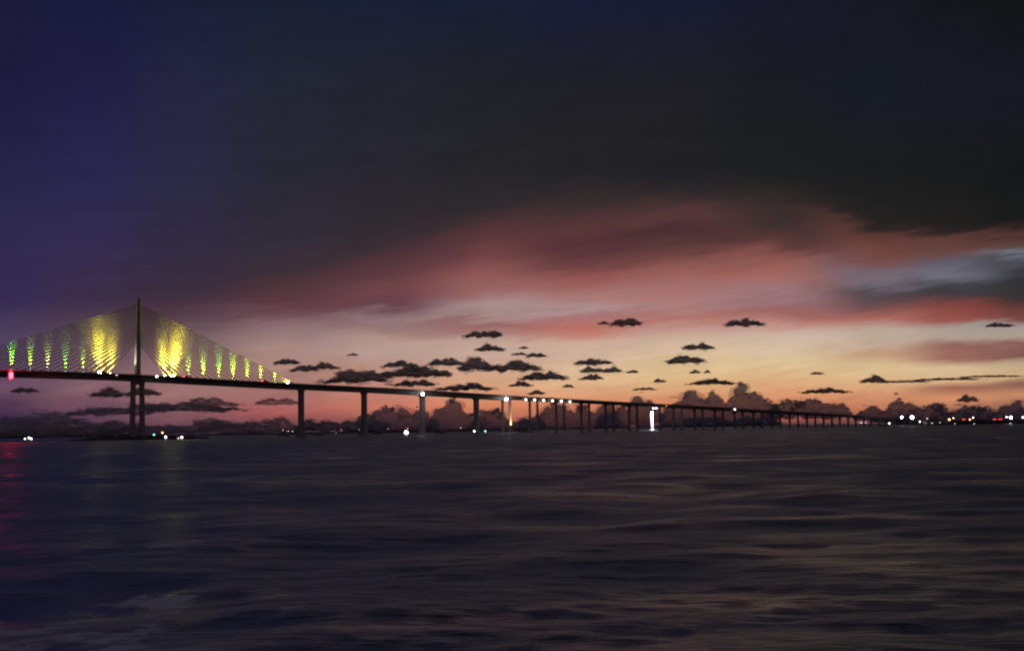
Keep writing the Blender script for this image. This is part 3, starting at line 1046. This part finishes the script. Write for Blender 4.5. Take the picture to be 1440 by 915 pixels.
CW = 'lights on the causeway at the end of the bridge'
for px, py, mt, lab, r in ((1250.5, 595, G_WHITE, 'white lamp at the water where the bridge comes ashore', .75),
                           (1268, 586.6, G_COOL, 'tall white floodlight left of the brightest one at the bridge end', 1.1),
                           (1282.5, 586.6, G_COOL, 'brightest white floodlight on the causeway at the bridge end', 1.7),
                           (1293.5, 592.6, G_WHITE, 'small white lamp low to the right of the brightest floodlight', .65),
                           (1304, 588.2, G_DIM, 'dim lamp over the dark roof right of the brightest floodlight', .6),
                           (1335, 589.6, G_ORANGE, 'orange lamp on the causeway beside a thin white one', 1.15),
                           (1340.5, 587.5, G_WHITE, 'thin white lamp right beside the orange one', .45),
                           (1364, 589.6, G_ORANGE, 'orange lamp right of the red pair on the causeway', .8),
                           (1368.5, 587, G_WHITE, 'white lamp above the orange lamp on the causeway', .55),
                           (1415.5, 586, G_WHITE, 'smaller white floodlight left of the bright one near the frame edge', .6),
                           (1421.5, 586.8, G_COOL, 'bright white floodlight near the right frame edge', 1.2),
                           (1438.5, 586.5, G_PINK, 'pinkish lamp cut by the right frame edge', 1.0),
                           (1322, 593.6, G_DIM, 'dim low lamp on the bank left of the orange lamp', .4),
                           (1343, 595.4, G_DIM, 'dim lamp at the waterline below the orange lamp', .35),
                           (1370, 595.6, G_DIM, 'dim lamp at the waterline below the white and orange lamps', .4),
                           (1421, 595, G_DIM, 'dim lamp at the waterline below the bright right floodlight', .4)):
    wy = on_water(px, 598.8 - (px - 1250) * .0135).y
    r *= 1.3
    lamp_post(px, py, wy * (1.012 if py < 593 else .997), 1.8 if py < 593 else -.5, mt, lab, r, CW)
for k, (px, py, lab) in enumerate(((1211, 594, 'car with reddish lights under the last bridge spans, left one of two'), (1216, 594, 'car with reddish lights under the last bridge spans, right one of two'),
                                   (1355, 589.5, 'car with red tail lights left of the orange causeway lamp'), (1398, 589.2, 'car with red tail lights left one of the red pair on the causeway'),
                                   (1406, 589.2, 'car with red tail lights right one of the red pair on the causeway'))):
    wy = on_water(max(px, 1250), 598.8 - (max(px, 1250) - 1250) * .0135).y
    p = at(px, py, wy * (.99 if px > 1300 else 1.06))
    car((p.x, p.y, p.z - 2.0), rad(75), lab, G_RED if px > 1300 else G_PINK, 1.5)


def house(px, Y, w, h, label, rz):
    p = at(px, 594, Y)
    o = empty('low_building', (p.x, p.y, 1.6), rz)
    tag(o, label, 'building', 'low buildings on the causeway')
    wl = MB().box(-w / 2, w / 2, -5, 5, 0, h).obj('wall', stucco, o)
    MB().loft([[(x, y, z) for y, z in ((-5.8, h + .003), (0, h + 2.6), (5.8, h + .003))] for x in (-w / 2 - .6, w / 2 + .6)]).obj('roof', roofing, o)
    for i in range(3):
        x = -w / 3 + i * w / 3
        f_ = MB().box(x - .7, x + .7, -5.06, -4.98, 1.1, 2.5).obj('window', hull_white, o)
        MB().box(x - .6, x + .6, -5.09, -5.061, 1.2, 2.4).obj('pane', G_DIM if i == 1 else car_glass, f_)


wy = on_water(1308, 598).y
house(1308, wy * 1.03, 18, 4.5, 'low dark building with a gable roof right of the brightest floodlight', .2)
house(1385, wy * 1.1, 15, 4.0, 'low dark building between the orange lamps and the red car lights', -.1)


# ------------------------------------------------------------------ clouds
def cloud_mat(name, albedo, through, clear, filt=(1, 1, 1)):
    def b(N):
        t = N.new('ShaderNodeTexCoord')
        nz = N.noise(t.outputs['Object'], 0.006, 5.0, 0.6)
        c = N.mix(N.rng(nz, .3, .7), tuple(v * .85 for v in albedo) + (1,), albedo + (1,))
        d = N.new('ShaderNodeBsdfDiffuse')
        N.link(c, d.inputs[0])
        tr = N.new('ShaderNodeBsdfTranslucent')
        N.link(c, tr.inputs[0])
        m1 = N.new('ShaderNodeMixShader')
        m1.inputs[0].default_value = through
        N.link(d.outputs[0], m1.inputs[1])
        N.link(tr.outputs[0], m1.inputs[2])
        tp = N.new('ShaderNodeBsdfTransparent')
        tp.inputs[0].default_value = filt + (1,)
        m2 = N.new('ShaderNodeMixShader')
        m2.inputs[0].default_value = clear
        N.link(m1.outputs[0], m2.inputs[1])
        N.link(tp.outputs[0], m2.inputs[2])
        o = N.new('ShaderNodeOutputMaterial')
        N.link(m2.outputs[0], o.inputs[0])
    return material(name, b)


C_CORE = cloud_mat('cloud_core', (0.84, 0.79, 0.77), 0.15, 0.28)
C_HALO = cloud_mat('cloud_halo', (0.84, 0.78, 0.76), 0.25, 0.68)
B_HALO = cloud_mat('bank_halo', (0.8, 0.76, 0.78), 0.3, 0.80)
C_WISP = cloud_mat('cloud_wisp', (0.78, 0.74, 0.72), 0.2, 0.80)
B_CORE = cloud_mat('bank_core', (0.78, 0.76, 0.80), 0.3, 0.55, (0.76, 0.79, 0.90))  # distance haze is imitated in the material by making it half see-through
S_CORE = cloud_mat('stratus_core', (0.82, 0.76, 0.80), 0.3, 0.74)
B_WISP = cloud_mat('bank_wisp', (0.82, 0.76, 0.74), 0.3, 0.82)


def cloud(parts, Y, label, seed, mats=(C_CORE, C_WISP), group='small dark cumulus clouds over the bay', tower=False, name='cloud', wisp=1.0, soft=False):
    """parts: (centre px, centre py, width, height) lobes; puffs fill a domed, flat-based, ragged envelope and are fused into one body"""
    rng = np.random.default_rng(seed)
    sc = Y / FOCAL
    c0 = at(parts[0][0], parts[0][1], Y)
    body, thin, halo = [], [], []
    vox = 99.0
    for (px, py, w, h) in parts:
        c = at(px, py, Y) - c0
        W_, H_ = w * sc, h * sc
        pr = float(np.clip(h * (.10 if tower else .13), .55, 3.2))
        k = pr / h
        vox = min(vox, max(.34, pr * .3))
        ph = rng.random(7) * 6.28
        fq = np.array([1.1, 2.3, 3.7, 5.2, 7.9, 11.0, 15.0]) * rng.uniform(.8, 1.25, 7) * max(1.0, w / h / 3.2)

        def env(x):
            e = .74 + sum(a_ * np.sin(f_ * x * 6.28 * .55 + p_) for a_, f_, p_ in zip((.15, .13, .11, .08, .06, .04, .03), fq, ph))
            edge = np.clip(1 - np.abs(2 * x) ** (3.0 if tower else 2.2), 0, 1) ** (.55 if tower else .8)
            return np.clip(e, .15, 1.05) * edge
        st = 1.25 if tower else 2.0
        skew = rng.uniform(-.25, .25)
        low = lambda x: .16 * np.sin(x * 9 * rng_f + ph[0]) * np.sin(x * 23 + ph[1]) if not tower else 0 * x
        rng_f = rng.uniform(.7, 1.5)
        n = int(max(24, w / pr * 4))
        for share, size, lo_, hi_ in ((1.6, .21, .0, .75), (2.2, .13, .0, .95), (2.6, .075, .3, 1.02), (2.6 if tower else 1.2, .042, .5, 1.04)):
            m_ = int(min(1400, max(14, share * w / (h * size))))
            x = (rng.beta(1.15, 1.15, m_) - .5) * .97
            e = env(x)
            r = np.minimum(size, e * .5) * (.75 + .5 * rng.random(m_))
            t = lo_ + (hi_ - lo_) * rng.random(m_)
            b_ = low(x)
            zz = -.5 + b_ + r * .75 + t * np.clip(e - b_ - r * 1.6, 0, None)
            x = x + skew * (zz + .5) * h / w * 1.4
            cen = np.stack([c.x + x * W_, c.y + rng.normal(size=m_) * W_ * .06, c.z + zz * H_], -1)
            if size < .2:
                pick = rng.random(m_) < .55
                r2 = r[pick] * rng.uniform(1.25, 1.9, pick.sum())
                halo.append(blobs(cen[pick], np.stack([r2 * H_ * st * 1.25, r2 * H_ * 1.4, r2 * H_ * .9], -1), rng, .2, (ICO2_V, ICO2_F)))
            body.append(blobs(cen, np.stack([r * H_ * st, r * H_ * 1.4, r * H_ * (1.0 if tower else .85)], -1), rng, .16, (ICO2_V, ICO2_F)))
        nw = int(n * (.75 if not tower else .35) * wisp)
        if nw:
            x = (rng.beta(1.0, 1.0, nw) - .5) * 1.22
            e = env(np.clip(x, -.47, .47))
            up = rng.random(nw) < .55
            zz = np.where(up, -.5 + e + rng.normal(size=nw) * .09, -.5 + low(x) + rng.normal(size=nw) * .09)
            r = pr * sc * (.35 + .6 * rng.random(nw))
            cen = np.stack([c.x + x * W_, c.y + rng.normal(size=nw) * W_ * .1, c.z + zz * H_], -1)
            thin.append(blobs(cen, np.stack([r * 2.4, r * 1.4, r * .6], -1), rng, .3))

    def fuse(lst):
        off, V, F = 0, [], []
        for v, f in lst:
            V.append(v)
            F.append(f + off)
            off += len(v)
        return np.vstack(V), np.vstack(F)
    v, f = fuse(body)
    o = bpy.data.objects.new(name, numpy_mesh(name, v, f, (mats[0],)))
    COL.objects.link(o)
    o.location = c0
    rm = o.modifiers.new('fuse', 'REMESH')
    rm.mode = 'VOXEL'
    rm.voxel_size = vox * sc
    rm.use_smooth_shade = True
    v, f = fuse(halo)
    ho = bpy.data.objects.new('soft_rim', numpy_mesh('soft_rim', v, f, (C_HALO if mats[0] is C_CORE else B_HALO,)))
    COL.objects.link(ho)
    ho.parent = o
    rm = ho.modifiers.new('fuse', 'REMESH')
    rm.mode = 'VOXEL'
    rm.voxel_size = vox * sc
    rm.use_smooth_shade = True
    if thin:
        v, f = fuse(thin)
        t = bpy.data.objects.new('wisps', numpy_mesh('wisps', v, f, (mats[1],), smooth=True))
        COL.objects.link(t)
        t.parent = o
        t['kind'] = 'stuff'
    return tag(o, label, 'cloud', group)


SMALL = [
    ([(403, 507, 32, 9)], 'small flat cloud above the last lit cables, left end of the scattered clouds'),
    ([(427, 516, 34, 10), (458, 513, 34, 10)], 'twin-lobed small cloud over the deck just right of the first wide pier'),
    ([(499, 528, 86, 19)], 'broad dark cloud low over the deck above the second wide pier'),
    ([(564, 511, 48, 9), (576, 520, 78, 17), (615, 523, 34, 12)], 'largest ragged dark cloud above the deck left of the third wide pier'),
    ([(584, 537, 54, 10)], 'thin cloud close to the deck over the third wide pier'),
    ([(629, 507, 48, 12), (667, 510, 42, 19)], 'two-part dark cloud in the middle of the scattered row'),
    ([(721, 513, 70, 15)], 'long lens-shaped dark cloud right of the two-part middle cloud'),
    ([(689, 487.5, 36, 10)], 'small cloud by itself above the middle of the scattered row'),
    ([(679, 468, 48, 11)], 'highest small cloud over the fourth wide pier, under the red band'),
    ([(754, 498, 26, 7), (730, 497, 22, 4), (736, 488, 12, 4)], 'broken wispy cloud above the long lens-shaped one'),
    ([(763, 526.5, 60, 13)], 'dark cloud with a drooping tail above the row of six deck lamps'),
    ([(732, 539, 30, 7)], 'small flat cloud left below the one with the drooping tail'),
    ([(654, 543, 78, 10)], 'long flat-topped cloud close to the deck over the fourth wide pier'),
    ([(754, 551, 22, 6)], 'tiny cloud just above the first of the six deck lamps'),
    ([(835, 507, 48, 10)], 'wide ragged cloud topping the small cluster right of the six deck lamps'),
    ([(833, 518, 28, 10)], 'middle cloud of the small cluster right of the six deck lamps'),
    ([(862, 519, 24, 8)], 'right-hand small cloud of the cluster right of the six deck lamps'),
    ([(831, 529, 30, 8)], 'lowest flat cloud of the cluster right of the six deck lamps'),
    ([(889, 521.5, 15, 5)], 'tiny cloud strip at the right of that cluster'),
    ([(880, 451, 40, 12)], 'high dark cloud against the pink band above the small cluster'),
    ([(848, 453, 14, 5)], 'small cloud tuft left of the high dark cloud against the pink band'),
    ([(799, 541.7, 14, 5)], 'tiny cloud speck above the last of the six deck lamps'),
    ([(496, 497.6, 14, 4)], 'tiny lone cloud high above the second wide pier'),
    ([(1046, 452, 50, 11)], 'flat-based cloud under the red glow right of centre'),
    ([(981, 485.5, 40, 10)], 'feathery cloud above the arrow-shaped one'),
    ([(964, 503, 48, 14)], 'arrow-shaped dark cloud high above the white-lit pier'),
    ([(977, 522, 14, 5)], 'cloud speck under the arrow-shaped cloud, left one of two'),
    ([(994, 522, 9, 4)], 'cloud speck under the arrow-shaped cloud, right one of two'),
    ([(928, 534, 14, 6)], 'small cloud speck above the white-lit pier'),
    ([(1001, 536, 64, 8)], 'flat dark cap cloud over the big cumulus tower'),
    ([(1230, 532, 34, 10)], 'small humped dark cloud alone in the yellow sky at right'),
    ([(1149, 524, 17, 4)], 'tiny streak cloud left of the humped one'),
    ([(1160, 548.5, 64, 7)], 'thin dark cloud streak over the low bank at right'),
    ([(1361, 559, 26, 10)], 'small brown puff above the far right cloud bank'),
    ([(906, 546, 32, 4)], 'thin cloud sliver over the deck left of the big cumulus tower'),
    ([(1405, 456, 34, 6)], 'faint dark cloud scrap at the right below the grey cloud'),
    ([(150, 551, 42, 12)], 'dark cloud left of the pylon just under the deck'),
    ([(200, 549, 46, 12)], 'dark cloud right behind the pylon just under the deck'),
    ([(35, 547, 34, 8)], 'faint cloud under the main span near the red beacon'),
]
for i, (parts, lab) in enumerate(SMALL):
    cloud(parts, 9000 + 650 * (i % 5), lab, 100 + i)
BANK = [
    ([(240, 571, 190, 15), (290, 564, 90, 12), (150, 577, 120, 12)], 'long purple cloud bar behind the pylon shafts below the deck', .2),
    ([(70, 594, 260, 30), (-60, 596, 200, 30), (60, 610, 300, 16)], 'broad purple cloud bank low at the left end of the horizon', .2),
    ([(390, 563, 60, 11)], 'flat purple cloud left behind the first wide pier below the deck', .3),
    ([(300, 598, 220, 22), (380, 597, 120, 20), (180, 602, 120, 14)], 'low purple cloud bank between the pylon and the first wide pier', .2),
    ([(470, 596, 110, 20), (515, 593, 60, 24)], 'low cloud bank between the first and second wide piers', .3),
    ([(556, 579, 52, 44), (548, 590, 90, 34), (588, 590, 50, 36)], 'cumulus tower rising behind the deck between second and third wide piers', .3),
    ([(634, 580, 48, 44), (640, 588, 84, 38)], 'round-topped cumulus tower between third and fourth wide piers', .3),
    ([(712, 590, 100, 34), (690, 586, 50, 30)], 'cumulus hump behind the warm-lit slim pier', .3),
    ([(800, 578, 80, 48), (770, 592, 80, 28), (840, 585, 60, 36)], 'domed cumulus peeping over the deck right of the six lamps', .3),
    ([(880, 586, 70, 36), (912, 572, 34, 42)], 'slanted cumulus behind the deck left of the white-lit pier', .3),
    ([(985, 566, 74, 50), (960, 573, 56, 46), (1052, 564, 52, 56), (1022, 576, 90, 44), (1075, 572, 36, 34)], 'big double-headed cumulus tower right of the white-lit pier', .3),
    ([(1270, 536, 70, 3.4), (1330, 532.5, 90, 3.6), (1392, 528.5, 84, 3)], 'long thin slanting cloud streak right of the humped cloud', .6),
    ([(1010, 592, 180, 18)], 'low strip of cloud under the big cumulus tower behind the slim piers', .2),
    ([(1128, 573, 92, 30), (1150, 568, 50, 22), (1180, 573, 28, 26), (1095, 578, 40, 20)], 'low cumulus bank above the receding end of the bridge', .3),
    ([(1240, 577, 76, 26), (1276, 570, 30, 40), (1330, 577, 110, 32), (1400, 580, 110, 24), (1425, 573, 26, 36), (1480, 580, 100, 30), (1310, 584, 160, 18)], 'long cumulus bank over the causeway lights at right', .3),
]
for i, (parts, lab, wp) in enumerate(BANK):
    cloud(parts, 16000 + 700 * (i % 4), lab, 300 + i, (B_CORE if i > 3 else S_CORE, B_WISP), 'cumulus banks along the horizon', i > 3, wisp=wp * 2)
